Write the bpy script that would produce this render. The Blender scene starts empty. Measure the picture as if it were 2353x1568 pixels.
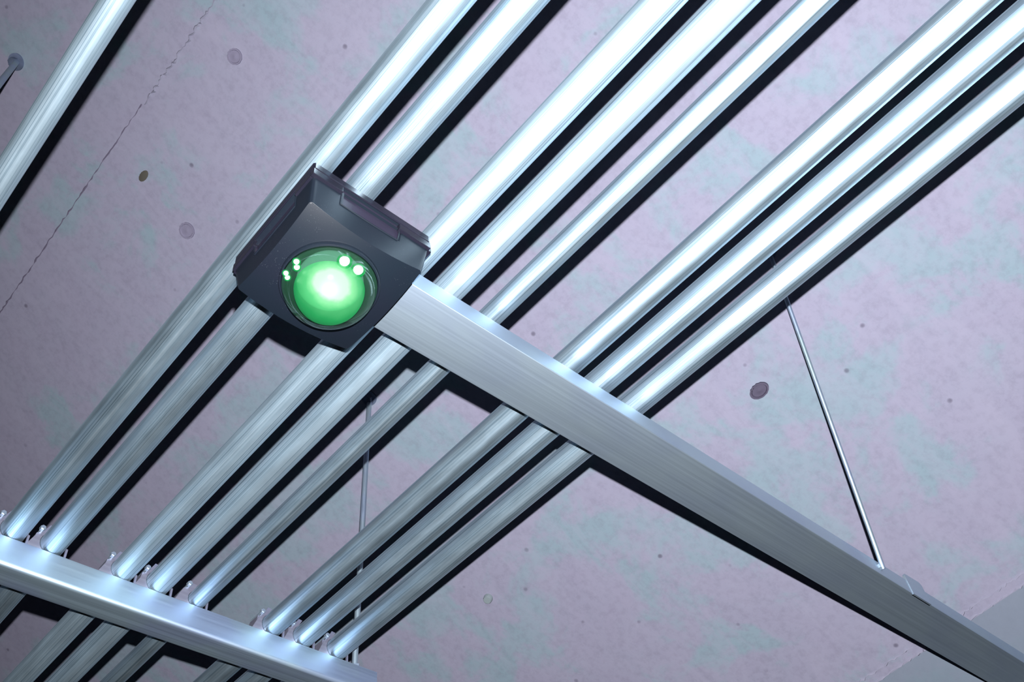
import bpy, bmesh, math, random
from mathutils import Vector, Matrix
random.seed(4)
C = bpy.context.scene.collection
H0 = 1.5                       # lens height above the ground; every z below is measured from the lens

# ---------------------------------------------------------------- camera, light, exposure
cam_d = bpy.data.cameras.new('camera'); cam = bpy.data.objects.new('camera', cam_d); C.objects.link(cam)
cam_d.sensor_width = 36.0; cam_d.lens = 2222.31 / 2353 * 36; cam_d.clip_start = 0.02
R_ = (0.743353732726844, -0.6610298378044651, -0.10229751499068834)
D_ = (0.46299060168846445, 0.6188516110552637, -0.6345568424045699)
F_ = (0.4827679885713439, 0.42433740941202325, 0.7660762574210688)
cam.matrix_world = Matrix(((R_[0], -D_[0], -F_[0], 0), (R_[1], -D_[1], -F_[1], 0), (R_[2], -D_[2], -F_[2], H0), (0, 0, 0, 1)))
bpy.context.scene.camera = cam

sc = bpy.context.scene
sc.view_settings.view_transform = 'Standard'; sc.view_settings.look = 'None'
sc.view_settings.gamma = 1; sc.view_settings.exposure = 0.0; sc.view_settings.use_curve_mapping = False
world = bpy.data.worlds.new('world'); sc.world = world; world.use_nodes = True
world.node_tree.nodes['Background'].inputs[0].default_value = (0.8, 0.8, 0.85, 1)
world.node_tree.nodes['Background'].inputs[1].default_value = 0.005

def spot(name, loc, aim, power, size, blend, radius, col=(1, 1, 1)):
    d = bpy.data.lights.new(name, 'SPOT'); o = bpy.data.objects.new(name, d); C.objects.link(o)
    o.location = (loc[0], loc[1], loc[2] + H0)
    o.rotation_euler = Vector(aim).to_track_quat('-Z', 'Y').to_euler()
    d.energy = power; d.spot_size = math.radians(size); d.spot_blend = blend; d.shadow_soft_size = radius; d.color = col
    return o
LP = (-0.0228, -0.0464, 0.0359)                 # the camera's own flash, a few centimetres off the lens
spot('flash_lamp', LP, (1.45, 0.60, 1.0), 355, 168, 0.9, 0.0050)

# ---------------------------------------------------------------- helpers
def link(name, me, parent=None, mat=None):
    o = bpy.data.objects.new(name, me); C.objects.link(o)
    if mat: me.materials.append(mat)
    if parent: o.parent = parent
    return o
def fin(name, bm, mat, parent=None, smooth=None, bevel=None):
    bmesh.ops.remove_doubles(bm, verts=bm.verts, dist=1e-6)
    bmesh.ops.recalc_face_normals(bm, faces=bm.faces)
    me = bpy.data.meshes.new(name); bm.to_mesh(me); bm.free()
    o = link(name, me, parent, mat)
    if smooth is not None:
        for p in me.polygons: p.use_smooth = True
        try: me.set_sharp_from_angle(angle=math.radians(smooth))
        except Exception: pass
    if bevel:
        b = o.modifiers.new('bevel', 'BEVEL'); b.width = bevel; b.segments = 3; b.limit_method = 'ANGLE'; b.angle_limit = math.radians(35)
    return o
def tag(o, label, cat, group=None, kind=None):
    if label: o['label'] = label
    if cat: o['category'] = cat
    if group: o['group'] = group
    if kind: o['kind'] = kind
    return o
def empty(name, loc, label, cat, group=None):
    o = bpy.data.objects.new(name, None); C.objects.link(o); o.location = loc; o.empty_display_size = .05
    return tag(o, label, cat, group)
def box(bm, x0, x1, y0, y1, z0, z1):
    v = [bm.verts.new(p) for p in ((x0,y0,z0),(x1,y0,z0),(x1,y1,z0),(x0,y1,z0),(x0,y0,z1),(x1,y0,z1),(x1,y1,z1),(x0,y1,z1))]
    for f in ((0,3,2,1),(4,5,6,7),(0,1,5,4),(1,2,6,5),(2,3,7,6),(3,0,4,7)): bm.faces.new([v[i] for i in f])
def tube(bm, a, b, r, n=32, cap=True, r2=None, segs=1):
    a = Vector(a); b = Vector(b); d = (b - a).normalized()
    u = d.orthogonal().normalized(); w = d.cross(u)
    r2 = r if r2 is None else r2; rings = []
    for k in range(segs + 1):
        t = k / segs; c = a.lerp(b, t); rr = r + (r2 - r) * t
        rings.append([bm.verts.new(c + (u * math.cos(2*math.pi*i/n) + w * math.sin(2*math.pi*i/n)) * rr) for i in range(n)])
    for k in range(segs):
        for i in range(n): bm.faces.new((rings[k][i], rings[k][(i+1)%n], rings[k+1][(i+1)%n], rings[k+1][i]))
    if cap: bm.faces.new(list(reversed(rings[0]))); bm.faces.new(rings[-1])
def prism(bm, pts, axis, a, b):
    def P(p, t): return {'y': (p[0], t, p[1]), 'x': (t, p[0], p[1]), 'z': (p[0], p[1], t)}[axis]
    A = [bm.verts.new(P(p, a)) for p in pts]; B = [bm.verts.new(P(p, b)) for p in pts]
    n = len(pts)
    for i in range(n): bm.faces.new((A[i], A[(i+1)%n], B[(i+1)%n], B[i]))
    bm.faces.new(list(reversed(A))); bm.faces.new(B)
def lathe(bm, prof, c, n=64, close_top=True):
    rings = []
    for r, z in prof:
        if r < 1e-6: rings.append([bm.verts.new((c[0], c[1], c[2] + z))])
        else: rings.append([bm.verts.new((c[0] + r*math.cos(2*math.pi*i/n), c[1] + r*math.sin(2*math.pi*i/n), c[2] + z)) for i in range(n)])
    for A, B in zip(rings, rings[1:]):
        for i in range(n):
            j = (i+1) % n
            if len(A) == 1 and len(B) == 1: continue
            if len(B) == 1: bm.faces.new((A[i], A[j], B[0]))
            elif len(A) == 1: bm.faces.new((A[0], B[j], B[i]))
            else: bm.faces.new((A[i], A[j], B[j], B[i]))

# ---------------------------------------------------------------- materials
def srgb(h):
    v = [int(h[i:i+2], 16) / 255 for i in (0, 2, 4)]
    return tuple([c/12.92 if c <= .04045 else ((c+.055)/1.055)**2.4 for c in v]) + (1,)
class NT:
    def __init__(s, name):
        s.m = bpy.data.materials.new(name); s.m.use_nodes = True; s.t = s.m.node_tree; s.n = s.t.nodes
        s.p = s.n['Principled BSDF']; s.out = s.n['Material Output']
        s.co = s.n.new('ShaderNodeTexCoord')
    def node(s, ty, **kw):
        n = s.n.new(ty)
        for k, v in kw.items(): setattr(n, k, v)
        return n
    def lk(s, a, b): s.t.links.new(a, b)
    def vec(s, scale, loc=(0,0,0), rot=(0,0,0)):
        m = s.node('ShaderNodeMapping'); m.inputs['Scale'].default_value = scale; m.inputs['Location'].default_value = loc
        m.inputs['Rotation'].default_value = rot
        s.lk(s.co.outputs['Object'], m.inputs[0]); return m.outputs[0]
    def noise(s, vec, scale=1, detail=4, rough=.55, dist=0):
        n = s.node('ShaderNodeTexNoise'); n.inputs['Scale'].default_value = scale; n.inputs['Detail'].default_value = detail
        n.inputs['Roughness'].default_value = rough; n.inputs['Distortion'].default_value = dist
        s.lk(vec, n.inputs['Vector']); return n.outputs['Fac']
    def ramp(s, fac, stops):
        r = s.node('ShaderNodeValToRGB'); e = r.color_ramp.elements
        e[0].position, e[0].color = stops[0][0], stops[0][1]; e[1].position, e[1].color = stops[-1][0], stops[-1][1]
        for pos, c in stops[1:-1]: x = e.new(pos); x.color = c
        s.lk(fac, r.inputs[0]); return r.outputs[0]
    def mix(s, fac, a, b, mode='MIX'):
        m = s.node('ShaderNodeMix', data_type='RGBA', blend_type=mode)
        for sock, v in ((m.inputs[0], fac), (m.inputs[6], a), (m.inputs[7], b)):
            if hasattr(v, 'links'): s.lk(v, sock)
            else: sock.default_value = v
        return m.outputs[2]
    def math(s, op, a, b=0.0, clamp=False):
        m = s.node('ShaderNodeMath', operation=op, use_clamp=clamp)
        for sock, v in ((m.inputs[0], a), (m.inputs[1], b)):
            if hasattr(v, 'links'): s.lk(v, sock)
            else: sock.default_value = v
        return m.outputs[0]
    def bump(s, h, strength, dist=.001):
        b = s.node('ShaderNodeBump'); b.inputs['Strength'].default_value = strength; b.inputs['Distance'].default_value = dist
        s.lk(h, b.inputs['Height']); s.lk(b.outputs[0], s.p.inputs['Normal']); return b
g = lambda v: (v, v, v, 1)

def pipe_material(name, metal, r0, r1, seed, gain=1.0):
    t = NT(name)
    st = t.noise(t.vec((430, .16, 430), (seed, 0, 0)), 1, 4, .7)
    st2 = t.noise(t.vec((120, .12, 120), (0, seed, 0)), 1, 3, .6)
    sp = t.noise(t.vec((60, 12, 60)), 1, 4, .6)
    base = t.ramp(st, [(.34, srgb('6d8494')), (.47, srgb('afc6d6')), (.62, srgb('c2d6e4')), (.75, srgb('dcebf6'))])
    base = t.mix(t.math('MULTIPLY', st2, .45), base, srgb('8fa6b8'))
    t.lk(base, t.p.inputs['Base Color'])
    t.p.inputs['Metallic'].default_value = metal
    t.lk(t.ramp(t.math('ADD', t.math('MULTIPLY', st2, .5), t.math('MULTIPLY', sp, .5)), [(.35, g(r0)), (.65, g(r1))]), t.p.inputs['Roughness'])
    t.bump(t.math('ADD', st, t.math('MULTIPLY', sp, .2)), .4, .0006)
    return t.m
def galv_material(name, a, b, rough=.42, metal=.85, axis='x', bmp=.12, var=.13, blotch=.55):
    t = NT(name)
    sc_ = (2.0, 220, 220) if axis == 'x' else (220, 220, 2)
    st = t.noise(t.vec(sc_), 1, 5, .65)
    bl = t.noise(t.vec((9, 14, 14)), 1, 3, .5)
    base = t.mix(st, srgb(a), srgb(b)); base = t.mix(t.ramp(bl, [(.42, g(0)), (.62, g(blotch))]), base, srgb('98a5cc'))
    t.lk(base, t.p.inputs['Base Color']); t.p.inputs['Metallic'].default_value = metal
    t.lk(t.ramp(st, [(.3, g(rough - var*.4)), (.7, g(rough + var*.6))]), t.p.inputs['Roughness'])
    t.bump(st, bmp, .0004)
    return t.m
def concrete_material():
    t = NT('board_cast_concrete')
    big = t.noise(t.vec((2.4, 2.4, 2.4)), 1, 5, .6, .6)
    mid = t.noise(t.vec((6, 6, 6), (3, 1, 0)), 1, 6, .62, .4)
    fine = t.noise(t.vec((60, 60, 60)), 1, 5, .7)
    swirl = t.noise(t.vec((5, 16, 5), (0, 4, 0), (0, 0, .7)), 1, 5, .65, 1.2)
    fac = t.math('ADD', t.math('MULTIPLY', mid, .5), t.math('MULTIPLY', big, .5))
    col = t.ramp(fac, [(.40, srgb('868398')), (.495, srgb('868599')), (.55, srgb('7b8b98')), (.66, srgb('788b97'))])
    col = t.mix(t.ramp(fine, [(.35, g(.22)), (.55, g(0))]), col, srgb('5f5a6b'))
    col = t.mix(t.ramp(swirl, [(.40, g(.0)), (.75, g(.45))]), col, srgb('918ea2'))
    # small darker air pits
    v = t.node('ShaderNodeTexVoronoi'); v.inputs['Scale'].default_value = 13; t.lk(t.co.outputs['Object'], v.inputs['Vector'])
    pits = t.ramp(v.outputs['Distance'], [(.0, g(1)), (.045, g(.8)), (.085, g(0))])
    sel = t.ramp(t.noise(t.vec((7, 7, 7), (8, 8, 8)), 1, 2), [(.46, g(0)), (.58, g(.75))])
    pit = t.mix(1.0, pits, sel, 'MULTIPLY')
    col = t.mix(pit, col, srgb('484355'))
    # the next formwork panel was cast a cooler, darker grey
    sx = t.node('ShaderNodeSeparateXYZ'); t.lk(t.co.outputs['Object'], sx.inputs[0])
    nx = t.math('GREATER_THAN', sx.outputs[0], 1.948)
    col = t.mix(t.math('MULTIPLY', nx, .75), col, srgb('6c7886'))
    t.lk(col, t.p.inputs['Base Color'])
    t.p.inputs['Roughness'].default_value = .85; t.p.inputs['Specular IOR Level'].default_value = .25
    h = t.math('ADD', t.math('MULTIPLY', mid, .6), t.math('MULTIPLY', fine, .25)); h = t.math('SUBTRACT', h, t.math('MULTIPLY', pit, .5))
    t.bump(h, .20, .005)
    return t.m
def plain(name, col, rough=.5, metal=0, bump=None, spec=.5):
    t = NT(name); n = t.noise(t.vec((40, 40, 40)), 1, 4)
    c = srgb(col); d = tuple(x * .75 for x in c[:3]) + (1,)
    t.lk(t.mix(n, d, c), t.p.inputs['Base Color']); t.p.inputs['Roughness'].default_value = rough; t.p.inputs['Metallic'].default_value = metal
    t.p.inputs['Specular IOR Level'].default_value = spec
    if bump: t.bump(n, bump, .001)
    return t.m
def smoke_plastic(name, see, dust=True, base='0c171e', rough=.33):
    t = NT(name)
    n = t.noise(t.vec((12, 12, 12)), 1, 3); fine = t.noise(t.vec((900, 900, 900)), 1, 2)
    col = t.mix(n, srgb(base), srgb('13141f'))
    if dust:
        v = t.node('ShaderNodeTexVoronoi'); v.inputs['Scale'].default_value = 420; t.lk(t.co.outputs['Object'], v.inputs['Vector'])
        d = t.ramp(v.outputs['Distance'], [(.0, g(1)), (.13, g(0))])
        # dust lies in a patch on the near left part of the underside
        pt = t.ramp(t.noise(t.vec((22, 22, 22), (1.3, 0, 0)), 1, 3), [(.5, g(0)), (.62, g(.7))])
        col = t.mix(t.mix(1.0, d, pt, 'MULTIPLY'), col, srgb('6d767c'))
    t.lk(col, t.p.inputs['Base Color']); t.p.inputs['Roughness'].default_value = rough
    t.p.inputs['Specular IOR Level'].default_value = .5
    t.bump(fine, .08, .0003)
    if see:
        tr = t.node('ShaderNodeBsdfTransparent'); tr.inputs[0].default_value = srgb('c8c4dc')
        mx = t.node('ShaderNodeMixShader'); mx.inputs[0].default_value = see
        t.lk(t.p.outputs[0], mx.inputs[1]); t.lk(tr.outputs[0], mx.inputs[2]); t.lk(mx.outputs[0], t.out.inputs[0])
    return t.m
def clear_dome_material():
    t = NT('clear_dome_plastic')
    fr = t.node('ShaderNodeFresnel'); fr.inputs[0].default_value = 1.49
    gl = t.node('ShaderNodeBsdfGlossy'); gl.inputs['Roughness'].default_value = .06; gl.inputs[0].default_value = (.9, .95, .95, 1)
    tr = t.node('ShaderNodeBsdfTransparent'); tr.inputs[0].default_value = (.80, .90, .84, 1)
    mx = t.node('ShaderNodeMixShader'); f = t.math('ADD', t.math('MULTIPLY', fr.outputs[0], .8), .02)
    t.lk(f, mx.inputs[0]); t.lk(tr.outputs[0], mx.inputs[1]); t.lk(gl.outputs[0], mx.inputs[2]); t.lk(mx.outputs[0], t.out.inputs[0])
    return t.m
def diffuser_material(hot):
    """lit diffuser: bright where the lamp sits right behind the skin"""
    t = NT('lit_green_diffuser')
    d = t.node('ShaderNodeVectorMath', operation='SUBTRACT'); t.lk(t.co.outputs['Object'], d.inputs[0]); d.inputs[1].default_value = hot
    sc2 = t.node('ShaderNodeMapping'); sc2.inputs['Rotation'].default_value = (0, 0, math.radians(0)); sc2.inputs['Scale'].default_value = (.8, 1.0, .9)
    t.lk(d.outputs[0], sc2.inputs[0])
    ln = t.node('ShaderNodeVectorMath', operation='LENGTH'); t.lk(sc2.outputs[0], ln.inputs[0])
    n = t.noise(t.vec((55, 55, 55)), 1, 3)
    r = t.math('ADD', t.math('MULTIPLY', ln.outputs['Value'], 1 / .056), t.math('MULTIPLY', t.math('SUBTRACT', n, .5), .16))
    col = t.ramp(r, [(.0, (1, 1, 1, 1)), (.27, (.93, 1, .95, 1)), (.34, (.40, .92, .48, 1)), (.46, (.12, .62, .24, 1)), (.70, (.03, .42, .13, 1)), (1, (.012, .22, .07, 1))])
    em = t.node('ShaderNodeEmission'); t.lk(col, em.inputs[0]); em.inputs[1].default_value = 1.0
    t.p.inputs['Base Color'].default_value = (.01, .05, .02, 1); t.p.inputs['Roughness'].default_value = .4
    ad = t.node('ShaderNodeAddShader'); t.lk(t.p.outputs[0], ad.inputs[0]); t.lk(em.outputs[0], ad.inputs[1]); t.lk(ad.outputs[0], t.out.inputs[0])
    return t.m
def emit(name, col, s, see=0):
    t = NT(name); em = t.node('ShaderNodeEmission'); em.inputs[0].default_value = col; em.inputs[1].default_value = s
    if see:
        tr = t.node('ShaderNodeBsdfTransparent'); ad = t.node('ShaderNodeMixShader'); ad.inputs[0].default_value = see
        t.lk(em.outputs[0], ad.inputs[1]); t.lk(tr.outputs[0], ad.inputs[2]); t.lk(ad.outputs[0], t.out.inputs[0])
    else: t.lk(em.outputs[0], t.out.inputs[0])
    return t.m

M_pipe = pipe_material('drawn_steel', .95, .42, .56, 0)
M_pipe_dull = pipe_material('matt_zinc_steel', .86, .46, .60, 5)
M_profile = galv_material('brushed_profile_metal', 'afc0cf', 'b8c8d6', .56, 1.0, 'x', .015, .04, .18)
M_channel = galv_material('galvanised_channel_metal', '9bb0c0', 'adc2d0', .50, .92)
M_rod = galv_material('zinc_rod_metal', '8fa3b0', 'a6b8c4', .52, .8, 'z')
M_nut = galv_material('shade_toned_nut', '27323a', '35424c', .6, .4, 'z')  # zinc nut with its shadow put into the dark base colour
M_clamp = galv_material('zinc_clamp_metal', '8a869c', 'a4a8b8', .42, .75)
M_concrete = concrete_material()
M_crack = plain('dark_seam_concrete', '625c70', .9, 0, .4, .2)
M_seam = plain('rough_seam_concrete', '8a899c', .9, 0, .6, .2)

# ---------------------------------------------------------------- the setting: sloping concrete soffit
NV = Vector((.2567, .0281, .4506)); PD = 1.0
def cz(x, y): return (PD - NV.x * x - NV.y * y) / NV.z
nrm = NV.normalized()
def on_ceiling(x, y, off=0.0):                    # a point on the soffit, moved off metres towards the room
    return Vector((x, y, cz(x, y) + H0)) - nrm * off
ex = (Vector((1, 0, cz(1, 0))) - Vector((0, 0, cz(0, 0)))).normalized(); ey = nrm.cross(ex)
def slab(name, x0, x1, off=0.0):
    bm = bmesh.new(); y0, y1 = -2.6, 4.6
    nx = max(1, int((x1 - x0) / .4)); ny = 14
    G = [[[bm.verts.new(on_ceiling(x0 + (x1-x0)*i/nx, y0 + (y1-y0)*j/ny, off - k * .2)) for j in range(ny+1)] for i in range(nx+1)] for k in (0, 1)]
    for i in range(nx):
        for j in range(ny):
            bm.faces.new((G[0][i][j], G[0][i][j+1], G[0][i+1][j+1], G[0][i+1][j])); bm.faces.new((G[1][i][j], G[1][i+1][j], G[1][i+1][j+1], G[1][i][j+1]))
    for i in range(nx):
        for j in (0, ny): bm.faces.new((G[0][i][j], G[0][i+1][j], G[1][i+1][j], G[1][i][j]))
    for j in range(ny):
        for i in (0, nx): bm.faces.new((G[0][i][j], G[0][i][j+1], G[1][i][j+1], G[1][i][j]))
    return fin(name, bm, M_concrete)
ceil = slab('ceiling', -2.2, 3.0); tag(ceil, 'sloping board-cast concrete ceiling, lavender grey with dark pits', 'ceiling', kind='structure')

def seam(name, x, w, amp, y0, y1, step, col, rough_h):
    """a raised, broken line of mortar where two formwork boards met"""
    bm = bmesh.new(); prev = None; y = y0; rnd = random.Random(int(x * 100))
    while y < y1:
        k = max(0.15, rnd.gauss(1, .45)); xx = x + rnd.uniform(-amp, amp); hh = rough_h * k
        c = on_ceiling(xx, y); a = c - ex * w * k; b = c + ex * w * k
        row = [bm.verts.new(a + nrm * .002), bm.verts.new(a.lerp(c, .5) - nrm * hh * .7), bm.verts.new(c - nrm * hh), bm.verts.new(b.lerp(c, .6) - nrm * hh * .4), bm.verts.new(b + nrm * .002)]
        if prev:
            for i in range(4): bm.faces.new((prev[i], prev[i+1], row[i+1], row[i]))
        prev = row; y += step * rnd.uniform(.6, 1.4)
    return tag(fin(name, bm, col, None, 60), None, None, kind='structure')
seam('trim_1', .181, .0022, .0014, 1.12, 3.4, .009, M_crack, .0006)
seam('trim_4', .185, .0030, .0030, -1.5, 1.12, .006, M_seam, .0030)
seam('trim_2', 1.946, .0030, .0016, -1.5, 3.0, .006, M_seam, .0030)
seam('trim_3', 1.928, .0022, .0022, -1.5, 3.0, .007, M_seam, .0022)

# things and marks on the soffit
def disc_on_ceiling(name, x, y, r, thick, mat, label, cat, ry=None, rim=False, grp=None):
    bm = bmesh.new(); c = on_ceiling(x, y); ry = ry or r; n = 28
    prof = [(1, -.002), (1, thick), (.82, thick*1.05), (.74, thick*.35), (.35, thick*.3), (.12, thick*.75), (0, thick*.75)] if rim else [(1, -.002), (.96, thick*.7), (.8, thick), (0, thick)]
    rings = []
    for f, h in prof:
        if f == 0: rings.append([bm.verts.new(c - nrm * h)])
        else: rings.append([bm.verts.new(c + ex*r*f*math.cos(6.28318*i/n)*(1+.05*math.sin(3*i)) + ey*ry*f*math.sin(6.28318*i/n) - nrm*h) for i in range(n)])
    for A, B in zip(rings, rings[1:]):
        for i in range(n):
            j = (i+1) % n
            if len(B) == 1: bm.faces.new((A[i], A[j], B[0]))
            else: bm.faces.new((A[i], A[j], B[j], B[i]))
    return tag(fin(name, bm, mat, None, 50), label, cat, grp)
M_hole = plain('dark_plug_concrete', '514c5f', .8, 0, .5, .2)
M_plug = plain('pale_plug_plastic', '838e94', .5)
M_flake = plain('brown_flake', '4b4842', .8)
disc_on_ceiling('tie_hole_plug', 1.377, .567, .0150, .006, M_hole, 'dark round tie-hole plug in the concrete between pipes and slanting rod', 'plug', .0215, True)
M_faint = plain('filled_hole_concrete', '7b778d', .85, 0, .3, .2)
disc_on_ceiling('filled_tie_hole', .3953, 1.263, .019, .003, M_faint, 'faint round filled hole in the concrete left of the lamp box', 'plug', .019, True)
disc_on_ceiling('filled_tie_hole', .2732, .8826, .017, .003, M_faint, 'faint round filled hole in the concrete near the top, beside the broken mortar seam', 'plug', .017, True)
disc_on_ceiling('wall_plug', 1.341, 1.38, .011, .012, M_plug, 'small pale plastic plug sticking out of the concrete at the bottom', 'plug', .011)
disc_on_ceiling('plaster_flake', .263, 1.244, .009, .002, M_flake, 'tiny brown flake stuck to the concrete near the upper left', 'flake', .016)

# ---------------------------------------------------------------- conduits
PX = [.0156, .2797, .3405, .4563, .5181, .5888, .7340, .7970, .8688]
PR = [.0149, .0201, .0195, .0198, .0210, .0159, .0202, .0203, .0206]
LB = ['slim steel pipe running alone across the upper left corner',
      'leftmost of the eight clustered steel pipes, passing behind the box\'s left corner',
      'steel pipe just right of the outermost clustered one, crossing behind the green lamp box',
      'steel pipe emerging from behind the right corner of the lamp box',
      'thick steel pipe close beside the one at the box\'s right corner',
      'thinnest clustered pipe, standing alone in the middle of the bank',
      'first of the three close-set steel pipes on the right',
      'middle one of the three close-set steel pipes on the right',
      'outermost right steel pipe, next to the bare concrete']
def pipe_mesh(r):
    bm = bmesh.new(); n = 72; y0, y1 = -1.25, 3.3
    prof = [(r, y0), (r, y1), (r - .002, y1), (r - .002, y0)]
    rings = [[bm.verts.new((rr*math.cos(2*math.pi*i/n), y, rr*math.sin(2*math.pi*i/n))) for i in range(n)] for rr, y in prof]
    for k in range(4):
        A, B = rings[k], rings[(k+1) % 4]
        for i in range(n): bm.faces.new((A[i], A[(i+1)%n], B[(i+1)%n], B[i]))
    return bm
for i in range(9):
    o = fin('steel_pipe', pipe_mesh(PR[i]), M_pipe_dull if i in (0, 3, 4) else M_pipe, None, 40)
    o.location = (PX[i], 0, 1 + PR[i] + H0)
    o.rotation_euler = (0, random.uniform(0, 6.28), 0)
    tag(o, LB[i], 'pipe', 'parallel steel pipes under the concrete')

# ---------------------------------------------------------------- support channel with clamps (lower left)
def channel():
    y0, y1, zb, zt = 1.294, 1.3465, .9524, .9995
    x0, x1 = -.75, .955; r = .007; w = .0025; lip = .010
    out = []
    for a in range(7): t = math.pi/2*a/6; out.append((y0 + r - r*math.cos(t), zb + r - r*math.sin(t)))
    for a in range(7): t = math.pi/2*a/6; out.append((y1 - r + r*math.sin(t), zb + r - r*math.cos(t)))
    out += [(y1, zt), (y1 - lip, zt), (y1 - lip, zt - w), (y1 - w, zt - w)]
    for a in range(7): t = math.pi/2*a/6; ri = r - w; out.append((y1 - r + ri*math.cos(t), zb + r - ri*math.sin(t)))
    for a in range(7): t = math.pi/2*a/6; ri = r - w; out.append((y0 + r - ri*math.sin(t), zb + r - ri*math.cos(t)))
    out += [(y0 + w, zt - w), (y0 + lip, zt - w), (y0 + lip, zt), (y0, zt)]
    bm = bmesh.new(); n = len(out)
    rings = [[bm.verts.new((x, p[0], p[1] + H0)) for p in out] for x in (x0, x1 - .0, )]
    for i in range(n): bm.faces.new((rings[0][i], rings[0][(i+1)%n], rings[1][(i+1)%n], rings[1][i]))
    for rg in rings: bm.faces.new(rg)
    return fin('support_channel', bm, M_channel, None, 30)
ch = tag(channel(), 'wide galvanised support channel across the lower left, carrying the clamped pipes', 'rail')

CL = {1: 'zinc clamp on the rail holding the leftmost clustered pipe, cut by the photo edge',
      2: 'zinc clamp on the rail holding the pipe right of the leftmost clustered one',
      3: 'zinc clamp on the rail, left of the middle pair around thick pipes',
      4: 'zinc clamp on the rail, right of the middle pair around thick pipes',
      5: 'small zinc clamp on the rail holding the lone thin pipe',
      6: 'zinc clamp on the rail, left of the three at its right end',
      7: 'zinc clamp on the rail, middle of the three at its right end',
      8: 'zinc clamp at the right end of the rail around the outermost pipe'}
def clamp(i):
    X, r = PX[i], PR[i]; z0 = 1.0; Y0, Y1 = 1.303, 1.329; cxz = (0, 1 + r - z0); rr = r + .0012; th = .0018
    e = empty('pipe_clamp', (X, 0, z0 + H0), CL[i], 'clamp', 'pipe clamps along the lower left rail')
    inner = [(-.030, .0), (-r - .006, .030)]
    a0 = math.radians(150); a1 = 0
    inner += [(rr*math.cos(a0 + (a1-a0)*k/18), cxz[1] + rr*math.sin(a0 + (a1-a0)*k/18)) for k in range(19)] + [(rr, .0)]
    outer = [(-.032 - th, .0), (-r - .008, .033)] + [((rr+th)*math.cos(a0 + (a1-a0)*k/18), cxz[1] + (rr+th)*math.sin(a0 + (a1-a0)*k/18)) for k in range(19)] + [(rr + th, .0)]
    bm = bmesh.new(); pts = inner + outer[::-1]; n = len(inner)
    A = [[bm.verts.new((p[0], y, p[1])) for p in pts] for y in (Y0, Y1)]
    m = len(pts)
    for k in range(m): bm.faces.new((A[0][k], A[0][(k+1)%m], A[1][(k+1)%m], A[1][k]))
    for S in A:
        for k in range(n-1): bm.faces.new((S[k], S[k+1], S[m-2-k], S[m-1-k]))
    fin('band', bm, M_clamp, e, 40)
    # web plate beside the pipe that takes the bolt, with its upper ear
    bm = bmesh.new()
    arc = [((r+.0008)*math.cos(math.radians(a)), cxz[1] + (r+.0008)*math.sin(math.radians(a))) for a in range(230, 110, -12)]
    pts = [(-.040, .0), (-r*.75, .0)] + arc + [(-.004, cxz[1] + r + .012), (-.012, cxz[1] + r + .013), (-.0165, cxz[1] + r + .004), (-.027, .030)]
    prism(bm, pts, 'y', Y0 - .003, Y0 - .0012); fin('bolt_plate', bm, M_clamp, e, 30)
    bm = bmesh.new(); bx, bz = -r - .0035, .0385
    tube(bm, (bx, Y0 - .003, bz), (bx, Y0 - .0095, bz), .0046, 6); tube(bm, (bx, Y0 - .0095, bz), (bx, Y0 - .0105, bz), .0046, 6, True, .0036)
    tube(bm, (bx, Y0 - .003, bz), (bx, Y1 + .004, bz), .0024, 12); fin('bolt', bm, M_rod, e, 25)
    bm = bmesh.new(); box(bm, rr, rr + .0035, Y0 - .004, Y1, -.001, .020); fin('side_tab', bm, M_clamp, e, None, .0006)
for i in range(1, 9): clamp(i)

# ---------------------------------------------------------------- hanger rods
def rod(base, top, r, label, nut_top=True, foot_nut=True):
    e = empty('threaded_rod', (base[0], base[1], base[2] + H0), label, 'rod', 'rods hanging from the ceiling')
    b = Vector((0, 0, 0)); t = Vector(top) - Vector(base); d = t.normalized()
    bm = bmesh.new(); tube(bm, b - d*.012, t + d*.01, r, 24, True, None, 30); fin('shaft', bm, M_rod, e, 40)
    if nut_top:
        bm = bmesh.new(); tube(bm, t - nrm*.004 + Vector((0,0,0)), t + nrm*.002, r*3.1, 28, True); tube(bm, t - nrm*.016, t - nrm*.004, r*1.75, 6, True); fin('ceiling_nut', bm, M_nut, e, 30)
    if foot_nut:
        bm = bmesh.new(); tube(bm, b + d*.001, b + d*.009, r*1.8, 6, True); fin('foot_nut', bm, M_rod, e, 30)
rod((1.4567, .5240, .972), (1.2077, .3626, cz(1.2077, .3626)), .0042, 'long thin rod slanting up on the right from the flat bar\'s edge', True, False)
rod((.921, 1.3175, 1.006), (.8829, 1.2306, cz(.8829, 1.2306)), .0056, 'thin rod rising behind the pipes near the right end of the rail')
rod((-.0489, .7586*1.0, 1.0), (-.069, 1.271, cz(-.069, 1.271)), .0062, 'rod bolted to the concrete in the upper left corner, cut by the photo edge', True, False)

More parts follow.
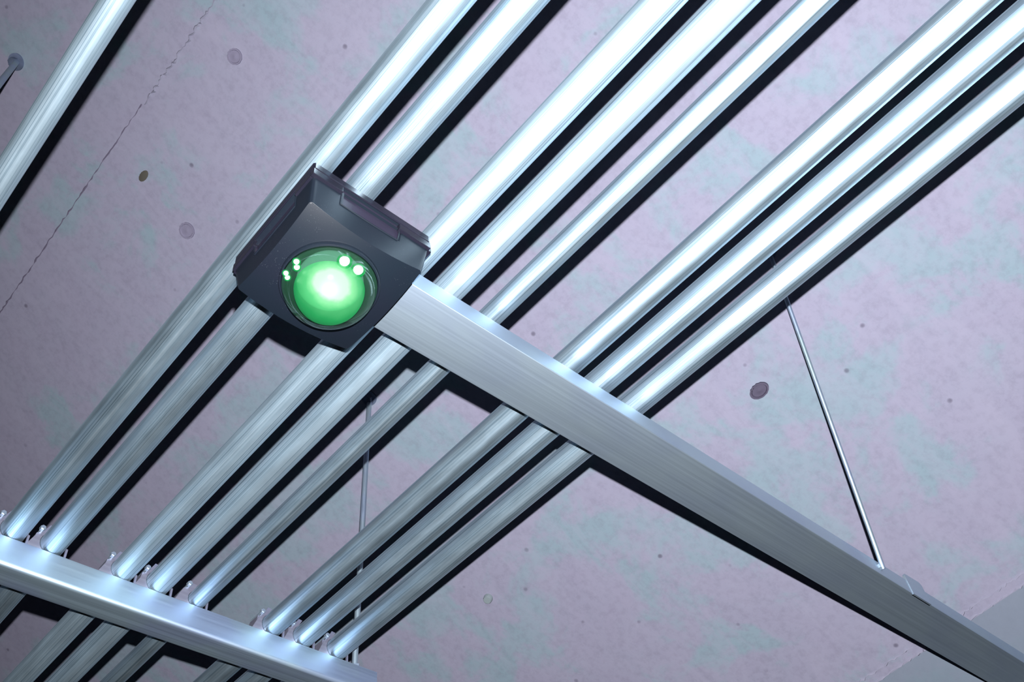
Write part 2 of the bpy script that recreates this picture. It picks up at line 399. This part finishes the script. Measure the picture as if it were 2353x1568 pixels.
# ---------------------------------------------------------------- flat bar carrying the lamp box
Y0b, Y1b, Zb, Zt = .5299, .6108, .9460, .9764
bar = empty('mounting_bar', (.44, (Y0b + Y1b)/2, Zb + H0), 'flat satin metal bar running diagonally from the green lamp box to the lower right', 'bar')
ox, oy, oz = .44, (Y0b + Y1b)/2, Zb
def bar_body():
    w = Y1b - Y0b; h = Zt - Zb; r = .0013; t = .002; n = 5
    out = []
    for a in range(n): q = math.pi/2*a/(n-1); out.append((-w/2 + r - r*math.cos(q), r - r*math.sin(q)))
    for a in range(n): q = math.pi/2*a/(n-1); out.append((w/2 - r + r*math.sin(q), r - r*math.cos(q)))
    out += [(w/2, h), (w/2 - .012, h), (w/2 - .012, h - t), (w/2 - t, h - t), (w/2 - t, t), (-w/2 + t, t), (-w/2 + t, h - t), (-w/2 + .012, h - t), (-w/2 + .012, h), (-w/2, h)]
    bm = bmesh.new(); m = len(out); X = [-.03, 1.655]
    rg = [[bm.verts.new((x, p[0], p[1])) for p in out] for x in X]
    for i in range(m): bm.faces.new((rg[0][i], rg[0][(i+1)%m], rg[1][(i+1)%m], rg[1][i]))
    for q in rg: bm.faces.new(q)
    return fin('profile', bm, M_profile, bar, 30)
bar_body()
bm = bmesh.new(); prism(bm, [(1.548 - ox, .0), (1.606 - ox, .0), (1.606 - ox, .0405), (1.600 - ox, .0455), (1.552 - ox, .0445), (1.548 - ox, .040)], 'y', Y0b - oy - .0016, Y0b - oy + .003)
fin('hanger_bracket', bm, M_profile, bar)
bm = bmesh.new(); tube(bm, (1.4567 - ox, Y0b - oy - .0035, .020), (1.4567 - ox, Y0b - oy + .006, .020), .006, 6); fin('bracket_bolt', bm, M_rod, bar, 30)

# ---------------------------------------------------------------- lamp box (parking-bay indicator)
BX0, BX1, BY0, BY1 = .2680, .4310, .4845, .6480          # body at the rim
CX, CY = .350, .5665
RX0, RX1, RY0, RY1 = .2655, .4345, .4815, .6505          # rim
ZR, ZRB, ZRT, ZC = .9560, .9680, .9805, .9230
LBX = empty('indicator_lamp', (CX, CY, ZRT + H0), 'dark smoky plastic lamp box with a glowing green dome, fixed on the bar end', 'lamp')
L = lambda x, y, z: (x - CX, y - CY, z - ZRT)
M_body = smoke_plastic('smoky_plastic_body', 0)
M_rim = smoke_plastic('smoky_plastic_rim', .22, False, '1c1b26', .25)
M_win = smoke_plastic('smoky_plastic_window', .12, True, '2a2636', .3)
NX = 24
def bottom_z(u, v): return ZC - .0110*(1 - u*u) - .0095*(1 - v*v)
bx0, bx1, by0, by1 = .2735, .4268, .4955, .6432
def frame_pt(u, v, s):
    """u, v in -1..1 on the plan outline; s = 0 at the rim, 1 at the underside"""
    X0 = BX0 + (bx0 - BX0)*s; X1 = BX1 + (bx1 - BX1)*s; Ya = BY0 + (by0 - BY0)*s; Yb = BY1 + (by1 - BY1)*s
    return (X0 + (X1 - X0)*(u+1)/2, Ya + (Yb - Ya)*(v+1)/2)
def body():
    bm = bmesh.new(); us = [-1 + 2*i/NX for i in range(NX+1)]
    top = ZR + .004
    def rnd_corner(u, v):                       # soften the four upright corners
        k = .05; au, av = abs(u), abs(v)
        if au > 1-k and av > 1-k:
            du, dv = (au - (1-k))/k, (av - (1-k))/k; l = math.hypot(du, dv)
            if l > 1: du, dv = du/l, dv/l
            return math.copysign(1-k + k*du, u), math.copysign(1-k + k*dv, v)
        return u, v
    us2 = sorted(set([round(x, 5) for x in us] + [-.985, -.965, .965, .985]))
    n = len(us2)
    B = [[None]*n for _ in range(n)]
    for i, u in enumerate(us2):
        for j, v in enumerate(us2):
            uu, vv = rnd_corner(u, v); x, y = frame_pt(uu, vv, 1); B[i][j] = bm.verts.new(L(x, y, bottom_z(uu, vv)))
    for i in range(n-1):
        for j in range(n-1): bm.faces.new((B[i][j], B[i][j+1], B[i+1][j+1], B[i+1][j]))
    per = [(i, 0) for i in range(n-1)] + [(n-1, j) for j in range(n-1)] + [(i, n-1) for i in range(n-1, 0, -1)] + [(0, j) for j in range(n-1, 0, -1)]
    SS = [0, .14, .26, .40, .55, .7, .85, 1]
    rings = []
    for s in SS[:-1]:
        ring = []
        for (i, j) in per:
            uu, vv = rnd_corner(us2[i], us2[j]); x, y = frame_pt(uu, vv, s); zb = bottom_z(uu, vv); ring.append(bm.verts.new(L(x, y, top + (zb - top)*s)))
        rings.append(ring)
    rings.append([B[i][j] for (i, j) in per])
    m = len(per)
    def hole(k, q):                              # recess cells: near wall and left wall
        (i, j), (i2, j2) = per[q], per[(q+1) % m]
        u, v = (us2[i] + us2[i2])/2, (us2[j] + us2[j2])/2
        if k > 2: return False
        if v < -.99 and -.54 < u < .46: return True
        if u < -.99 and -.58 < v < .46: return True
        return False
    for k in range(len(SS)-1):
        for q in range(m):
            if hole(k, q): continue
            bm.faces.new((rings[k][q], rings[k][(q+1)%m], rings[k+1][(q+1)%m], rings[k+1][q]))
    bm.faces.new(rings[0])
    # extrude the rims of the two recesses inwards so the wall shows its thickness
    return fin('housing', bm, M_body, LBX, 38, .0009)
body()
def window(side):
    """a clear panel set 3 mm back in the wall with a narrow frame round it"""
    top = ZR + .004; bm = bmesh.new(); fr = bmesh.new(); d = .0035
    if side == 'near': a0, a1 = -.54, .46
    else: a0, a1 = -.58, .46
    def W(a, s, inset, lift=0.0):
        u, v = (a, -1) if side == 'near' else (-1, a)
        x, y = frame_pt(u, v, s); zb = bottom_z(u, v); z = top + (zb - top)*s + lift
        return L(x, y + inset, z) if side == 'near' else L(x + inset, y, z)
    n = 12
    for k in range(n):
        p, q = a0 + (a1-a0)*k/n, a0 + (a1-a0)*(k+1)/n
        bm.faces.new([bm.verts.new(c) for c in (W(p, -.22, d), W(q, -.22, d), W(q, .42, d), W(p, .42, d))])
        bm.faces.new([bm.verts.new(c) for c in (W(p, .42, d), W(q, .42, d), W(q, .395, 0), W(p, .395, 0))])
    for a in (a0, a1): bm.faces.new([bm.verts.new(c) for c in (W(a, -.22, d), W(a, .41, d), W(a, .41, 0), W(a, -.22, 0))])
    fin('window_panel', bm, M_win, LBX)
    # raised frame line
    def bar_(a, s0, b, s1, w=.0011):
        p, q = Vector(W(a, s0, -.0004)), Vector(W(b, s1, -.0004)); tube(fr, p, q, w, 8, True)
    k = 10
    for i in range(k): bar_(a0 + (a1-a0)*i/k, .41, a0 + (a1-a0)*(i+1)/k, .41)
    bar_(a0, -.1, a0, .41, .0008); bar_(a1, -.1, a1, .41, .0008)
    fin('window_frame', fr, M_body, LBX, 50)
window('near'); window('left')
def rim():
    e = .0011; c = .006
    def outline(o, cc=c): 
        x0, x1, y0, y1 = RX0 + o, RX1 - o, RY0 + o, RY1 - o
        return [(x0 + .002, y0), (x1 - cc, y0), (x1, y0 + cc), (x1, y1 - cc), (x1 - cc, y1), (x0 + cc, y1), (x0, y1 - cc), (x0, y0 + .002)]
    bm = bmesh.new(); prism(bm, [L(p[0], p[1], 0)[:2] for p in outline(0)], 'z', ZRB - ZRT + .0008, 0); fin('rim', bm, M_rim, LBX, None, .0008)
    bm = bmesh.new(); prism(bm, [L(p[0], p[1], 0)[:2] for p in outline(.0016)], 'z', ZRB - ZRT - .0008, ZRB - ZRT + .0012); fin('rim_groove', bm, M_body, LBX)
    # lower lip with its notches left open over the two windows
    z0, z1 = ZR - ZRT, ZRB - ZRT - .0004; t = .006
    def seg(xa, xb, ya, yb):
        bm = bmesh.new(); box(bm, xa - CX, xb - CX, ya - CY, yb - CY, z0, z1); fin('rim_lip', bm, M_rim, LBX, None, .0008)
    xw0, xw1 = .3055, .3845; yw0, yw1 = .5185, .6020
    seg(RX0, xw0, RY0, RY0 + t); seg(xw1, RX1 - .004, RY0, RY0 + t)
    seg(RX0, RX0 + t, RY0 + t, yw0); seg(RX0, RX0 + t, yw1, RY1 - .003)
    seg(RX1 - t, RX1, RY0 + .004, RY1 - .004); seg(RX0 + .003, RX1 - .004, RY1 - t, RY1)
rim()
# dome assembly
DX, DY, DZ = .3480, .5650, .9030
bm = bmesh.new(); R = .0572
lathe(bm, [(R, .008), (R, .0012), (R - .0008, .0002), (R - .0024, .0000), (R - .0030, .0006), (R - .0030, .008)], L(DX, DY, DZ), 96); fin('dome_collar', bm, M_body, LBX, 40)
Ro, Hd = .0540, .046
bm = bmesh.new(); lathe(bm, [(Ro*math.cos(a), .002 - Hd*math.sin(a)) for a in [math.pi/2*k/20 for k in range(21)]], L(DX, DY, DZ), 96)
fin('clear_dome', bm, clear_dome_material(), LBX, 60)
M_plate = plain('reflector_plastic', '35554a', .5)
bm = bmesh.new(); lathe(bm, [(.0536, .0060), (.0536, -.0014), (0, -.0014)], L(DX, DY, DZ), 64); pl_ = fin('reflector_plate', bm, M_plate, LBX)
Ri, Hi = .0400, .0420
hot = Vector(L(DX - .010, DY - .020, DZ - .026))
bm = bmesh.new(); lathe(bm, [(Ri, -.001)] + [(Ri*math.cos(a)**.9 if a < 1.57 else 0, .0 - Hi*math.sin(a)) for a in [math.pi/2*k/18 for k in range(19)]], L(DX + .002, DY + .0035, DZ), 80)
dif = fin('diffuser', bm, diffuser_material(tuple(hot)), LBX, 60)
M_led = emit('lit_diode', (.75, 1, .82, 1), 7); M_halo = emit('diode_halo_glow', (.02, .75, .16, 1), .9, .45)
for (x, y, z, r) in ((.3400, .5250, .9005, .0058), (.3590, .5255, .9005, .0056), (.2990, .5580, .9010, .0032), (.3035, .5640, .9010, .0032), (.2985, .5780, .9010, .0028), (.3030, .5820, .9010, .0028)):
    bm = bmesh.new(); bmesh.ops.create_icosphere(bm, subdivisions=3, radius=r, matrix=Matrix.Translation(L(x, y, z))); d = fin('led', bm, M_led, LBX, 60)
    bm = bmesh.new(); bmesh.ops.create_icosphere(bm, subdivisions=3, radius=r*1.5, matrix=Matrix.Translation(L(x, y, z))); fin('led_halo', bm, M_halo, d, 60)  # see-through emissive shell imitates the green bloom round the diode
